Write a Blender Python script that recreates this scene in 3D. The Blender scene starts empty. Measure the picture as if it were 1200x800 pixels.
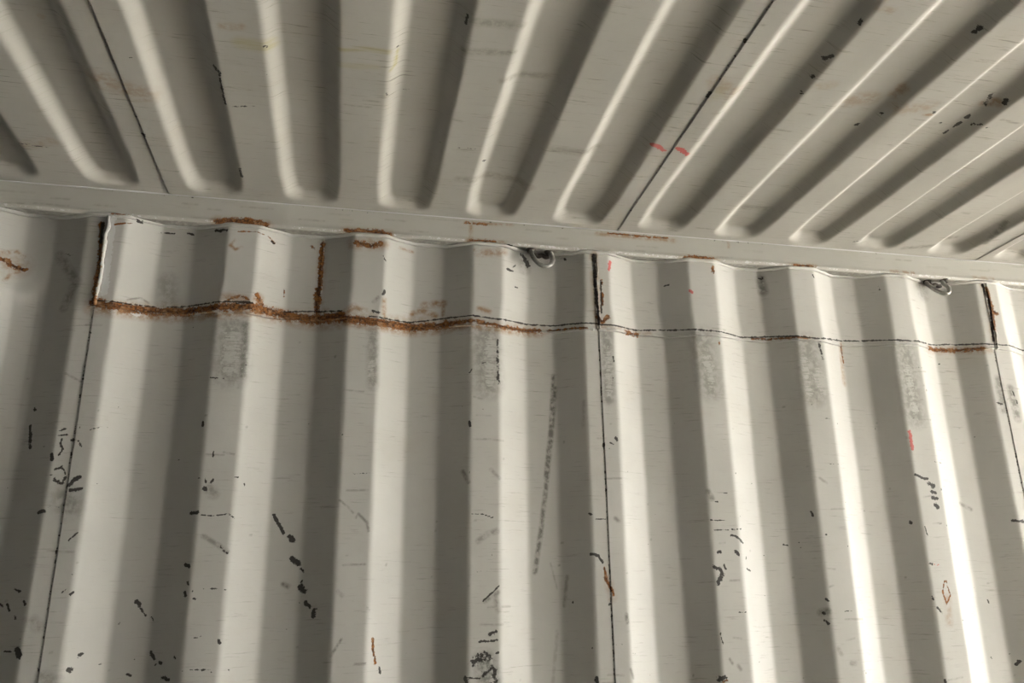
import bpy, math, random
import numpy as np
from mathutils import Matrix, Vector

# ------------------------------------------------------------------ camera, sky, exposure
# world axes: x along the container towards its open doors, y towards the far side wall, z up (floor = 0)
D, DEP, H, CZ, YR = 1.7477, 0.0314, 2.3900, 1.5087, 1.7420
RIGHT, UP, FWD = (0.978998, -0.203526, -0.011848), (-0.051715, -0.304133, 0.951225), (0.197202, 0.930634, 0.308271)
FOCAL = 944.38

scene = bpy.context.scene
C = scene.collection
cam_data = bpy.data.cameras.new('camera')
cam = bpy.data.objects.new('camera', cam_data)
C.objects.link(cam)
M = Matrix.Identity(4)
for i in range(3):
    M[i][0], M[i][1], M[i][2] = RIGHT[i], UP[i], -FWD[i]
M[2][3] = CZ
cam.matrix_world = M
cam_data.sensor_width = 36
cam_data.lens = FOCAL * 36 / 1200
cam_data.clip_start = 0.02
scene.camera = cam
scene.view_settings.view_transform = 'Standard'
scene.view_settings.look = 'None'
scene.view_settings.gamma = 1
scene.view_settings.use_curve_mapping = False
scene.view_settings.exposure = 2.26

X_DOOR, X_END = 6.2, -5.8
Y_NEAR = -0.60
world = bpy.data.worlds.new('overcast_sky')
scene.world = world
world.use_nodes = True
wn = world.node_tree
bg = wn.nodes['Background']
bg.inputs['Color'].default_value = (0.95, 0.985, 1.0, 1)
bg.inputs['Strength'].default_value = 5.0
# portal over the open door end: guides the sky light in, gives none of its own
pl = bpy.data.lights.new('doorway_portal', 'AREA')
pl.shape = 'RECTANGLE'; pl.size = 2.38; pl.size_y = 2.40
pl.cycles.is_portal = True
po = bpy.data.objects.new('doorway_portal', pl)
C.objects.link(po)
po.location = (X_DOOR + 0.02, (Y_NEAR + D) / 2, 1.2)
po.rotation_euler = (math.radians(90), 0, math.radians(90))

sl = bpy.data.lights.new('sun', 'SUN'); sl.energy = 110.0; sl.angle = math.radians(0.6); sl.color = (1.0, 0.99, 0.98)
so = bpy.data.objects.new('sun', sl); C.objects.link(so)
so.rotation_euler = Vector((-1.0, -0.80, -0.55)).to_track_quat('-Z', 'Y').to_euler()

EDGES = [[-1.67682, 0.0], [-1.60567, 0.0], [-1.53583, 0.0], [-1.46738, 0.0], [-1.39882, 0.0], [-1.32767, 0.0], [-1.25783, 0.0], [-1.18938, 0.0], [-1.12082, 0.0], [-1.04967, 0.0], [-0.97983, 0.0], [-0.91138, 0.0], [-0.84282, 0.0], [-0.77167, 0.0], [-0.70183, 0.0], [-0.63577, -0.00288], [-0.56397, -0.0031], [-0.4919, -0.00176], [-0.41633, -0.00491], [-0.34758, -0.0038], [-0.27233, -0.00686], [-0.21368, -0.00113], [-0.14079, -0.00307], [-0.06865, -0.00328], [0.00012, -0.00385], [0.06443, -0.00045], [0.13475, -0.00136], [0.20033, 0.00228], [0.26655, 0.00292], [0.32891, 0.00604], [0.40699, 0.0011], [0.47673, 0.00127], [0.54766, -0.00131], [0.61337, 0.00416], [0.68984, -0.00028], [0.76419, -0.00188], [0.81949, 0.00481], [0.89587, 0.00031], [0.9573, 0.00683], [1.02476, 0.00695], [1.09297, 0.00666], [1.15273, 0.01299], [1.21861, 0.01464], [1.29154, 0.01135], [1.35654, 0.01261], [1.42097, 0.01604], [1.49029, 0.01742], [1.55792, 0.01521], [1.63782, 0.00885], [1.72626, 0.00493], [1.80017, 0.0], [1.86862, 0.0]]
PATCH_EDGES = [-1.6768, -1.6057, -1.5358, -1.4674, -1.3988, -1.3277, -1.2578, -1.1894, -1.1208, -1.0497, -0.9798, -0.9114, -0.8428, -0.7717, -0.7018, -0.6334, -0.5648, -0.4948, -0.4278, -0.3542, -0.2809, -0.2138, -0.1462, -0.0713, -0.0015, 0.0712, 0.1406, 0.2108, 0.2772, 0.3496, 0.4157, 0.4872, 0.5532, 0.6151, 0.6832, 0.7524, 0.8241, 0.8978, 0.9652, 1.0328, 1.1061, 1.1772, 1.2451, 1.3126, 1.3859, 1.4503, 1.5228, 1.5913, 1.6637, 1.7291, 1.8002, 1.8686]
SEAMS = [[-0.5225, -0.0055], [0.583, -0.0003], [1.686, 0.0002]]
ROOF_SEAMS = [[-0.421, 0.0031], [0.5852, 0.0313]]
PATCH_X = [-0.5319, -0.0722, 0.5758, 1.6868]
GROOVES = [[-0.993, 0.0, -0.8716, 0.0], [-0.7861, 0.0, -0.6647, 0.0], [-0.5792, 0.0, -0.4584, -0.0037], [-0.3651, -0.0035, -0.2465, -0.0012], [-0.1624, 0.0003, -0.0478, 0.0039], [0.0376, 0.0045, 0.1531, 0.0098], [0.2421, 0.0043, 0.3542, 0.0114], [0.4388, 0.0124, 0.5414, 0.0295], [0.6392, 0.0216, 0.7607, 0.0249], [0.8554, 0.0138, 0.983, 0.0129], [1.0608, 0.0134, 1.1887, 0.0069], [1.2728, 0.0022, 1.3982, 0.0003], [1.49, 0.0, 1.6114, 0.0], [1.697, 0.0, 1.8183, 0.0], [1.9039, 0.0, 2.0252, 0.0], [2.1108, 0.0, 2.2322, 0.0]]
# paint wear, rust, chips and painted ring shadows measured off the photograph: surface, kind, half width (m), strength, points (m)
MARKS = [
  ('w', 'R', 0.00517, 1.0, [-0.7369, 2.2156, -0.724, 2.2152, -0.7188, 2.2086, -0.7066, 2.204, -0.6901, 2.2002]),
  ('w', 'S', 0.00519, 1.0, [-0.735, 2.232, -0.7117, 2.2405, -0.6984, 2.2315]),
  ('w', 'S', 0.00411, 1.0, [-0.7189, 2.1693, -0.7131, 2.1885, -0.6974, 2.1937]),
  ('w', 'S', 0.02688, 0.6, [-0.7304, 2.2095, -0.7044, 2.2085]),
  ('w', 'R', 0.00538, 1.0, [-0.5456, 2.3091, -0.537, 2.2324, -0.5374, 2.1728, -0.5366, 2.1298]),
  ('w', 'D', 0.0043, 0.9, [-0.5438, 2.3093, -0.5396, 2.2646]),
  ('w', 'W', 0.0054, 1.0, [-0.5214, 2.3209, -0.5205, 2.2641, -0.5191, 2.2138, -0.5172, 2.1487]),
  ('w', 'R', 0.00433, 1.0, [-0.5228, 2.3311, -0.4884, 2.3364]),
  ('w', 'R', 0.00216, 0.8, [-0.5175, 2.3075, -0.4845, 2.3148]),
  ('w', 'D', 0.00326, 0.9, [-0.4745, 2.3231, -0.4638, 2.3219]),
  ('w', 'R', 0.00938, 1.0, [-0.536, 2.126, -0.4964, 2.1189, -0.4281, 2.1227, -0.3651, 2.1249, -0.2905, 2.1297, -0.2189, 2.1347]),
  ('w', 'S', 0.01872, 0.8, [-0.5345, 2.1145, -0.4916, 2.1141, -0.4523, 2.1192, -0.4102, 2.122, -0.3647, 2.1209, -0.3145, 2.1213, -0.2657, 2.1238, -0.2186, 2.1307]),
  ('w', 'R', 0.01082, 1.0, [-0.2189, 2.1347, -0.1476, 2.13, -0.078, 2.1243, -0.0213, 2.128]),
  ('w', 'S', 0.01944, 0.8, [-0.2182, 2.1268, -0.1731, 2.127, -0.1262, 2.1248, -0.0776, 2.1181, -0.0208, 2.1168, 0.0356, 2.1222]),
  ('w', 'R', 0.00882, 1.0, [-0.021, 2.1209, 0.0416, 2.1164, 0.0902, 2.1164, 0.1404, 2.1186, 0.227, 2.1294]),
  ('w', 'S', 0.01553, 0.6, [0.0358, 2.1181, 0.086, 2.1231, 0.138, 2.1314, 0.1898, 2.1332, 0.2402, 2.1298, 0.2897, 2.125]),
  ('w', 'R', 0.00566, 0.8, [0.227, 2.1294, 0.2758, 2.1328, 0.3445, 2.1224, 0.4464, 2.1277]),
  ('w', 'S', 0.01255, 0.5, [0.2897, 2.125, 0.3438, 2.1229, 0.4039, 2.1291, 0.4612, 2.1285]),
  ('w', 'R', 0.00348, 0.8, [0.4612, 2.1285, 0.5018, 2.1307, 0.5523, 2.1299]),
  ('w', 'D', 0.00213, 0.9, [-0.3664, 2.1368, -0.2918, 2.1417, -0.2199, 2.1467]),
  ('w', 'D', 0.00218, 0.9, [-0.1482, 2.1381, -0.0858, 2.1434, -0.022, 2.1404]),
  ('w', 'D', 0.00222, 0.9, [0.0411, 2.1287, 0.0896, 2.1274, 0.1401, 2.131, 0.2097, 2.1438, 0.2757, 2.1455, 0.3295, 2.14, 0.3879, 2.1413, 0.4467, 2.1407, 0.5144, 2.1425, 0.5804, 2.1422]),
  ('w', 'D', 0.00236, 0.9, [0.5803, 2.14, 0.6847, 2.1413, 0.7485, 2.1461, 0.8032, 2.1429, 0.8892, 2.1403, 0.9668, 2.1392, 1.0401, 2.1446, 1.1, 2.1418, 1.1611, 2.1375, 1.2466, 2.1454, 1.3237, 2.1492, 1.3847, 2.1453, 1.5038, 2.1471, 1.5778, 2.1537, 1.6302, 2.1513, 1.684, 2.1495, 1.8121, 2.149]),
  ('w', 'S', 0.00824, 0.5, [0.5801, 2.1357, 0.6503, 2.1354, 0.722, 2.1346]),
  ('w', 'R', 0.00592, 0.9, [0.6577, 2.1293, 0.6884, 2.1305]),
  ('w', 'R', 0.00367, 0.8, [0.9973, 2.1386, 1.0711, 2.1385, 1.1458, 2.1389]),
  ('w', 'R', 0.00514, 0.9, [1.5008, 2.1371, 1.5681, 2.1364, 1.6516, 2.1375]),
  ('w', 'S', 0.01155, 0.6, [1.4994, 2.1321, 1.6009, 2.1393, 1.6727, 2.1346]),
  ('w', 'R', 0.00251, 0.8, [1.2477, 2.1361, 1.2501, 2.0876]),
  ('w', 'S', 0.00752, 0.7, [1.2477, 2.1361, 1.2415, 2.0295]),
  ('w', 'R', 0.00565, 1.0, [-0.0739, 2.3111, -0.0742, 2.2185, -0.0748, 2.1659]),
  ('w', 'S', 0.01017, 0.6, [-0.0739, 2.3111, -0.0734, 2.2377, -0.0729, 2.166]),
  ('w', 'R', 0.00665, 1.0, [-0.0786, 2.197, -0.0772, 2.1429]),
  ('w', 'S', 0.01091, 0.7, [0.5777, 2.3205, 0.578, 2.2301, 0.5826, 2.1423]),
  ('w', 'D', 0.00436, 0.85, [0.5777, 2.3205, 0.578, 2.2301, 0.5826, 2.1423]),
  ('w', 'R', 0.00359, 1.0, [0.5949, 2.2201, 0.5935, 2.1912]),
  ('w', 'R', 0.00473, 1.0, [0.5791, 2.1595, 0.5914, 2.1472, 0.6071, 2.1612]),
  ('w', 'R', 0.0036, 0.8, [0.5943, 2.2536, 0.5939, 2.2446]),
  ('w', 'D', 0.0024, 0.9, [0.5921, 2.2535, 0.5903, 2.169]),
  ('w', 'S', 0.00943, 0.7, [1.6856, 2.3218, 1.6941, 2.2771, 1.692, 2.2202, 1.6862, 2.1592]),
  ('w', 'D', 0.00431, 0.85, [1.6856, 2.3218, 1.6941, 2.2771, 1.692, 2.2202, 1.6862, 2.1592]),
  ('w', 'R', 0.00672, 1.0, [1.6954, 2.3071, 1.6994, 2.2526, 1.6946, 2.1959]),
  ('w', 'R', 0.00533, 1.0, [1.7053, 2.2431, 1.7123, 2.2386]),
  ('r', 'R', 0.00889, 1.0, [-0.2926, 2.3352, -0.2413, 2.3398, -0.2149, 2.3357]),
  ('r', 'R', 0.00665, 1.0, [-0.3069, 2.3318, -0.1997, 2.3328]),
  ('r', 'S', 0.0133, 0.8, [-0.3071, 2.3339, -0.1997, 2.3328]),
  ('r', 'R', 0.00801, 1.0, [-0.0088, 2.3322, 0.0459, 2.3369, 0.0657, 2.3342]),
  ('r', 'R', 0.00457, 1.0, [-0.0226, 2.3353, 0.0796, 2.3332]),
  ('r', 'S', 0.01143, 0.8, [-0.0225, 2.3332, 0.0796, 2.3332]),
  ('r', 'R', 0.00589, 0.8, [0.272, 2.3317, 0.3302, 2.3343]),
  ('r', 'S', 0.00941, 1.0, [0.2658, 2.3289, 0.3511, 2.3293]),
  ('r', 'S', 0.00475, 0.8, [0.2718, 2.379, 0.272, 2.3317]),
  ('r', 'S', 0.00356, 1.0, [0.2573, 2.38, 0.3727, 2.3834]),
  ('r', 'R', 0.00237, 0.9, [0.2573, 2.38, 0.3136, 2.3804]),
  ('r', 'R', 0.00246, 0.9, [0.6165, 2.3837, 0.6568, 2.3825, 0.7245, 2.3812, 0.775, 2.3831]),
  ('r', 'S', 0.00613, 0.8, [0.5896, 2.3791, 0.793, 2.3775]),
  ('r', 'R', 0.0087, 1.0, [0.8189, 2.3277, 0.8587, 2.3332, 0.8908, 2.3286]),
  ('r', 'S', 0.01242, 0.7, [0.812, 2.3272, 0.9002, 2.3293]),
  ('r', 'R', 0.00512, 1.0, [1.1202, 2.3319, 1.1694, 2.3332]),
  ('r', 'S', 0.00895, 0.8, [1.1128, 2.3314, 1.1793, 2.334]),
  ('r', 'S', 0.00526, 0.8, [1.4069, 2.3389, 1.4742, 2.3389]),
  ('r', 'S', 0.00539, 0.6, [1.6599, 2.34, 1.7222, 2.3395]),
  ('r', 'S', 0.00381, 0.8, [0.9411, 2.3851, 0.942, 2.3707]),
  ('r', 'D', 0.00238, 0.8, [0.3511, 2.3315, 0.3721, 2.331]),
  ('w', 'R', 0.00684, 0.9, [0.0022, 2.3075, 0.0377, 2.3017, 0.059, 2.31]),
  ('w', 'S', 0.01595, 0.8, [-0.0015, 2.305, 0.0631, 2.3081]),
  ('w', 'S', 0.01175, 0.7, [0.2895, 2.3067, 0.3311, 2.3078, 0.3523, 2.3145]),
  ('w', 'S', 0.0047, 0.8, [0.2812, 2.3105, 0.2999, 2.2986, 0.3269, 2.3074]),
  ('w', 'S', 0.00387, 1.0, [-0.2654, 2.2916, -0.2733, 2.2783, -0.2615, 2.2688, -0.2493, 2.2761]),
  ('w', 'R', 0.00167, 0.7, [-0.2581, 2.3133, -0.2213, 2.3165, -0.1935, 2.3105, -0.1798, 2.2975]),
  ('w', 'D', 0.00442, 0.9, [-0.3077, 2.3166, -0.2861, 2.3141]),
  ('w', 'D', 0.00223, 0.8, [-0.1874, 2.3016, -0.1816, 2.2969]),
  ('w', 'R', 0.00338, 0.7, [-0.1007, 2.3046, -0.0906, 2.2989]),
  ('w', 'S', 0.00403, 0.9, [0.1038, 2.3093, 0.1353, 2.3072]),
  ('w', 'D', 0.00171, 0.8, [0.0661, 2.2801, 0.0726, 2.2636]),
  ('w', 'D', 0.00338, 0.9, [0.0712, 2.193, 0.0697, 2.1824]),
  ('w', 'G', 0.00448, 0.8, [0.0492, 2.1643, 0.0584, 2.1754]),
  ('w', 'D', 0.00218, 0.7, [-0.4268, 2.3094, -0.3996, 2.3096]),
  ('w', 'D', 0.00328, 0.8, [-0.3727, 2.3141, -0.3596, 2.3109]),
  ('w', 'R', 0.00544, 0.9, [-0.2091, 2.1665, -0.1952, 2.1455]),
  ('w', 'R', 0.00324, 0.7, [-0.265, 2.1478, -0.2409, 2.1594, -0.2221, 2.1506]),
  ('w', 'D', 0.00324, 0.8, [-0.2464, 2.141, -0.2144, 2.1451]),
  ('w', 'S', 0.0068, 1.0, [0.1729, 2.1777, 0.213, 2.1864]),
  ('w', 'S', 0.00788, 1.0, [0.1395, 2.152, 0.1592, 2.1619, 0.1935, 2.1513]),
  ('w', 'S', 0.00884, 1.0, [-0.0141, 2.1335, 0.004, 2.149, 0.0311, 2.1384]),
  ('w', 'D', 0.00334, 0.7, [0.0462, 2.1434, 0.0617, 2.1382]),
  ('w', 'S', 0.00562, 0.9, [0.0719, 2.1743, 0.0736, 2.129]),
  ('w', 'S', 0.00804, 0.9, [0.2937, 2.1633, 0.314, 2.1582]),
  ('w', 'S', 0.00455, 0.9, [0.2112, 2.178, 0.2115, 2.1523]),
  ('w', 'R', 0.0022, 0.8, [-0.1519, 2.1909, -0.1508, 2.1746]),
  ('w', 'G', 0.0021, 0.8, [-0.4724, 2.138, -0.4499, 2.1474, -0.4332, 2.1396]),
  ('w', 'W', 0.00419, 1.0, [-0.4602, 2.1134, -0.452, 2.1094, -0.4449, 2.1169]),
  ('w', 'G', 0.03631, 0.6, [-0.2519, 2.0831, -0.2492, 2.0337, -0.2465, 1.985]),
  ('w', 'D', 0.00209, 0.7, [-0.2869, 1.972, -0.2591, 1.9712]),
  ('w', 'G', 0.01073, 0.8, [-0.2262, 2.0945, -0.2238, 2.0359, -0.2215, 1.9786]),
  ('w', 'P', 0.01703, 0.9, [-0.2502, 2.0637, -0.2475, 1.9964]),
  ('w', 'G', 0.01328, 0.6, [0.0501, 2.0945, 0.0526, 2.0324, 0.0551, 1.9715]),
  ('w', 'P', 0.00874, 0.8, [0.0512, 2.0204, 0.0487, 1.9907]),
  ('w', 'G', 0.03419, 0.62, [0.3058, 2.1092, 0.3097, 2.0452, 0.3135, 1.9825]),
  ('w', 'D', 0.00224, 0.7, [0.2761, 2.0171, 0.2704, 2.007]),
  ('w', 'P', 0.01365, 0.9, [0.3218, 2.085, 0.3175, 1.9867]),
  ('w', 'D', 0.00456, 0.55, [0.3359, 2.09, 0.3366, 2.0363, 0.3372, 1.9835]),
  ('w', 'G', 0.01647, 0.7, [0.6006, 2.1174, 0.6, 2.0632, 0.5995, 2.0099, 0.5989, 1.9576]),
  ('w', 'P', 0.01052, 0.8, [0.6027, 2.0747, 0.6022, 2.0219, 0.6016, 1.97]),
  ('w', 'D', 0.00234, 0.8, [0.6149, 2.0625, 0.6163, 2.0499]),
  ('w', 'D', 0.00232, 0.8, [0.6121, 2.0098, 0.6118, 2.0035]),
  ('w', 'G', 0.03136, 0.6, [0.8464, 2.118, 0.852, 2.0559, 0.8574, 1.995]),
  ('w', 'P', 0.01079, 0.8, [0.8537, 2.0745, 0.8663, 1.9954]),
  ('w', 'R', 0.00242, 0.6, [0.8937, 2.1161, 0.8903, 2.1049]),
  ('w', 'G', 0.03227, 0.62, [1.1336, 2.1201, 1.1341, 2.055, 1.1346, 1.9913]),
  ('w', 'P', 0.01598, 1.0, [1.1556, 2.0405, 1.1651, 2.0078]),
  ('w', 'P', 0.00986, 0.9, [1.1191, 2.0833, 1.1211, 1.9951]),
  ('w', 'D', 0.00499, 0.6, [1.168, 2.1265, 1.1717, 2.0859]),
  ('w', 'G', 0.0306, 0.6, [1.4125, 2.121, 1.4114, 2.0611, 1.4104, 2.0023, 1.4094, 1.9444]),
  ('w', 'P', 0.01013, 0.8, [1.409, 2.0747, 1.4109, 2.018, 1.4128, 1.9622]),
  ('w', 'G', 0.01294, 0.7, [1.6803, 2.0524, 1.6772, 1.9717]),
  ('w', 'G', 0.01164, 0.8, [1.7119, 2.0305, 1.7137, 1.9503]),
  ('w', 'D', 0.00384, 0.6, [1.6632, 1.9894, 1.6778, 1.9854]),
  ('w', 'D', 0.00388, 0.6, [1.7155, 2.0237, 1.7236, 1.9917]),
  ('w', 'G', 0.0212, 0.45, [-0.3892, 2.1353, -0.403, 2.195]),
  ('w', 'G', 0.00567, 1.0, [0.4783, 1.9874, 0.4695, 1.8952, 0.4617, 1.8353, 0.4542, 1.7767, 0.4458, 1.7193, 0.4375, 1.6631, 0.4297, 1.6172, 0.422, 1.572]),
  ('w', 'G', 0.00456, 1.0, [0.475, 2.0185, 0.4702, 1.9562, 0.4654, 1.8951, 0.4577, 1.8352, 0.4502, 1.7766]),
  ('w', 'G', 0.00318, 0.5, [0.4931, 1.5625, 0.4861, 1.5004]),
  ('w', 'G', 0.00414, 0.35, [0.4683, 1.4485, 0.4621, 1.3974, 0.456, 1.3473]),
  ('w', 'G', 0.00341, 0.4, [0.5393, 1.9519, 0.5354, 1.8917]),
  ('w', 'D', 0.00297, 0.8, [-0.6238, 1.8983, -0.6213, 1.8946]),
  ('w', 'D', 0.00343, 0.9, [-0.6259, 1.8595, -0.6234, 1.8453, -0.6179, 1.8155]),
  ('w', 'D', 0.00197, 0.9, [-0.5632, 1.8493, -0.5496, 1.8532]),
  ('w', 'D', 0.00197, 0.9, [-0.5632, 1.8389, -0.5478, 1.8411]),
  ('w', 'D', 0.00295, 0.7, [-0.5559, 1.8322, -0.5575, 1.8218, -0.5513, 1.8116]),
  ('w', 'D', 0.00196, 0.7, [-0.5574, 1.7994, -0.5524, 1.8081]),
  ('w', 'D', 0.00391, 1.0, [-0.5701, 1.8009, -0.5685, 1.7906]),
  ('w', 'D', 0.00148, 0.9, [-0.54, 1.8309, -0.524, 1.8296, -0.5176, 1.8176]),
  ('w', 'D', 0.00388, 0.8, [-0.5563, 1.7503, -0.5429, 1.7439, -0.5382, 1.754]),
  ('w', 'D', 0.00292, 0.7, [-0.5593, 1.7705, -0.5476, 1.7758, -0.5397, 1.7641]),
  ('w', 'D', 0.00485, 1.0, [-0.5288, 1.7424, -0.5222, 1.7509, -0.512, 1.7562]),
  ('w', 'D', 0.00388, 0.9, [-0.5255, 1.7307, -0.5072, 1.7327]),
  ('w', 'G', 0.02702, 0.6, [-0.5341, 1.7156, -0.5243, 1.7008]),
  ('w', 'D', 0.00099, 0.8, [-0.505, 1.8528, -0.4902, 1.8573]),
  ('w', 'D', 0.00307, 1.0, [-0.2914, 1.8763, -0.2906, 1.869]),
  ('w', 'D', 0.00201, 0.8, [-0.2758, 1.7588, -0.2733, 1.7502]),
  ('w', 'D', 0.00301, 0.9, [-0.2633, 1.7503, -0.2589, 1.7556]),
  ('w', 'D', 0.004, 1.0, [-0.2755, 1.7397, -0.2719, 1.7363]),
  ('w', 'D', 0.00152, 0.8, [-0.2645, 1.8136, -0.2637, 1.8047]),
  ('w', 'D', 0.00202, 0.7, [-0.1988, 1.749, -0.1965, 1.7404]),
  ('w', 'D', 0.00202, 0.7, [-0.2177, 1.7616, -0.2112, 1.762]),
  ('w', 'G', 0.01201, 0.6, [-0.2562, 1.7279, -0.2635, 1.7347]),
  ('w', 'D', 0.00382, 1.0, [-0.5768, 1.6875, -0.5671, 1.6905]),
  ('w', 'D', 0.00395, 1.0, [-0.2957, 1.6888, -0.282, 1.69]),
  ('w', 'G', 0.00202, 0.8, [-0.5696, 1.9684, -0.5365, 1.9517]),
  ('w', 'D', 0.00329, 1.0, [0.2708, 1.8942, 0.2727, 1.8844]),
  ('w', 'G', 0.00206, 0.8, [-0.0034, 1.7174, 0.0148, 1.7035, 0.026, 1.6913]),
  ('w', 'D', 0.00156, 0.7, [0.0219, 1.7769, 0.0221, 1.7715]),
  ('w', 'G', 0.00429, 0.8, [0.2571, 1.7845, 0.2696, 1.7596]),
  ('w', 'G', 0.00432, 0.5, [0.3187, 1.7884, 0.3377, 1.77]),
  ('w', 'D', 0.00452, 1.0, [0.6108, 1.8671, 0.6146, 1.8612]),
  ('w', 'D', 0.00225, 0.8, [0.5978, 1.8548, 0.6058, 1.8511]),
  ('w', 'G', 0.00681, 0.9, [0.8299, 1.7475, 0.8369, 1.732]),
  ('w', 'D', 0.00226, 0.9, [0.8446, 1.7243, 0.851, 1.7244]),
  ('w', 'D', 0.00228, 0.8, [0.8638, 1.746, 0.8743, 1.7442]),
  ('w', 'D', 0.00337, 0.8, [0.5813, 1.8524, 0.581, 1.8465]),
  ('w', 'K', 0.00369, 0.9, [1.3848, 1.9043, 1.3861, 1.8848, 1.3865, 1.8612]),
  ('w', 'D', 0.00303, 1.0, [1.3817, 1.7974, 1.3949, 1.7914]),
  ('w', 'D', 0.00303, 1.0, [1.3969, 1.7893, 1.4158, 1.7876]),
  ('w', 'D', 0.00605, 0.9, [1.4157, 1.775, 1.427, 1.771]),
  ('w', 'D', 0.00483, 0.9, [1.4193, 1.7563, 1.4285, 1.7543]),
  ('w', 'D', 0.00482, 0.9, [1.4188, 1.7417, 1.4304, 1.7398]),
  ('w', 'D', 0.00601, 0.9, [1.4227, 1.7252, 1.4286, 1.7191]),
  ('w', 'G', 0.00484, 0.7, [1.5193, 1.732, 1.5489, 1.7176]),
  ('w', 'G', 0.00353, 0.5, [1.119, 1.7843, 1.1354, 1.7723]),
  ('w', 'D', 0.00347, 0.8, [1.0894, 1.7042, 1.092, 1.6961]),
  ('w', 'D', 0.0019, 0.8, [-0.5146, 1.634, -0.4999, 1.6486]),
  ('w', 'D', 0.00275, 0.9, [-0.6236, 1.5173, -0.6177, 1.5141]),
  ('w', 'D', 0.0023, 0.9, [-0.6097, 1.5171, -0.6021, 1.5047]),
  ('w', 'D', 0.00231, 0.9, [-0.5994, 1.5447, -0.5881, 1.5399]),
  ('w', 'D', 0.00323, 0.9, [-0.5764, 1.5228, -0.5735, 1.5166]),
  ('w', 'D', 0.00183, 0.8, [-0.5901, 1.4955, -0.5878, 1.4924]),
  ('w', 'G', 0.01103, 0.5, [-0.5548, 1.486, -0.5432, 1.4768]),
  ('w', 'D', 0.0014, 0.7, [-0.5523, 1.5643, -0.5433, 1.5642]),
  ('w', 'D', 0.00187, 0.7, [-0.5125, 1.5375, -0.5045, 1.5437]),
  ('w', 'D', 0.00234, 0.9, [-0.4971, 1.5343, -0.4921, 1.5389]),
  ('w', 'D', 0.00473, 1.0, [-0.3835, 1.5192, -0.3767, 1.5143]),
  ('w', 'D', 0.00237, 0.9, [-0.3778, 1.5111, -0.3704, 1.5015, -0.3632, 1.4935]),
  ('w', 'D', 0.00388, 1.0, [-0.2946, 1.5873, -0.2893, 1.5855]),
  ('w', 'D', 0.00289, 0.9, [-0.2875, 1.5547, -0.2852, 1.5499]),
  ('w', 'D', 0.00288, 0.9, [-0.2923, 1.5372, -0.288, 1.5291]),
  ('w', 'D', 0.00192, 0.9, [-0.2729, 1.5242, -0.2695, 1.5225]),
  ('w', 'D', 0.00367, 0.9, [-0.4695, 1.4237, -0.4645, 1.4265]),
  ('w', 'D', 0.00456, 0.8, [-0.4822, 1.4005, -0.4779, 1.3973]),
  ('w', 'D', 0.0023, 0.9, [-0.4353, 1.4069, -0.4326, 1.4068]),
  ('w', 'D', 0.00277, 0.8, [-0.3856, 1.3871, -0.3777, 1.3854]),
  ('w', 'D', 0.00545, 1.0, [-0.5739, 1.437, -0.5686, 1.4266]),
  ('w', 'D', 0.00181, 0.7, [-0.5987, 1.434, -0.5764, 1.4325]),
  ('w', 'D', 0.00374, 0.9, [-0.3451, 1.426, -0.3367, 1.4137]),
  ('w', 'D', 0.00233, 0.9, [-0.3354, 1.403, -0.3322, 1.4046]),
  ('w', 'D', 0.0028, 0.9, [-0.3259, 1.4076, -0.3223, 1.4061]),
  ('w', 'D', 0.00371, 0.9, [-0.3174, 1.3803, -0.3037, 1.3774]),
  ('w', 'D', 0.00188, 0.8, [-0.2987, 1.4184, -0.2949, 1.4153]),
  ('w', 'D', 0.00189, 0.8, [-0.3517, 1.4901, -0.3474, 1.4838]),
  ('w', 'D', 0.00142, 0.8, [-0.2638, 1.4518, -0.253, 1.4531]),
  ('w', 'D', 0.00381, 0.8, [-0.2193, 1.4463, -0.2172, 1.44]),
  ('w', 'D', 0.00129, 0.8, [-0.2798, 1.685, -0.2519, 1.6835, -0.2226, 1.6872, -0.2105, 1.679]),
  ('w', 'G', 0.00492, 0.7, [-0.2674, 1.6431, -0.2382, 1.6265, -0.219, 1.6132]),
  ('w', 'D', 0.00295, 0.6, [-0.233, 1.6232, -0.2187, 1.6099]),
  ('w', 'D', 0.00094, 0.7, [-0.2655, 1.3937, -0.2313, 1.3928]),
  ('w', 'D', 0.00094, 0.7, [-0.2176, 1.3954, -0.2086, 1.395]),
  ('w', 'D', 0.00189, 0.8, [-0.1963, 1.3912, -0.1932, 1.3895]),
  ('w', 'G', 0.01267, 0.5, [-0.5226, 1.3903, -0.4996, 1.3809]),
  ('w', 'G', 0.00735, 0.4, [-0.5668, 1.4877, -0.5449, 1.4783]),
  ('w', 'D', 0.00403, 1.0, [-0.1363, 1.6895, -0.1284, 1.6756, -0.1147, 1.653]),
  ('w', 'D', 0.00602, 1.0, [-0.1004, 1.6462, -0.0947, 1.6375]),
  ('w', 'D', 0.00598, 1.0, [-0.092, 1.5998, -0.0795, 1.5912]),
  ('w', 'D', 0.00298, 1.0, [-0.0737, 1.581, -0.0698, 1.5758]),
  ('w', 'D', 0.00692, 1.0, [-0.073, 1.5456, -0.0654, 1.5355]),
  ('w', 'D', 0.00198, 0.9, [-0.0765, 1.5473, -0.0703, 1.5573]),
  ('w', 'D', 0.00492, 1.0, [-0.0605, 1.5138, -0.0514, 1.5055]),
  ('w', 'D', 0.00492, 1.0, [-0.0424, 1.4972, -0.0435, 1.4874]),
  ('w', 'D', 0.00295, 0.9, [-0.0426, 1.5004, -0.0376, 1.502]),
  ('w', 'G', 0.00493, 0.9, [-0.1072, 1.5509, -0.0967, 1.5458]),
  ('w', 'G', 0.00398, 0.6, [0.0029, 1.5344, 0.0118, 1.5261]),
  ('w', 'G', 0.00294, 0.9, [0.0145, 1.4432, 0.0083, 1.4337, -0.0039, 1.4134]),
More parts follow.
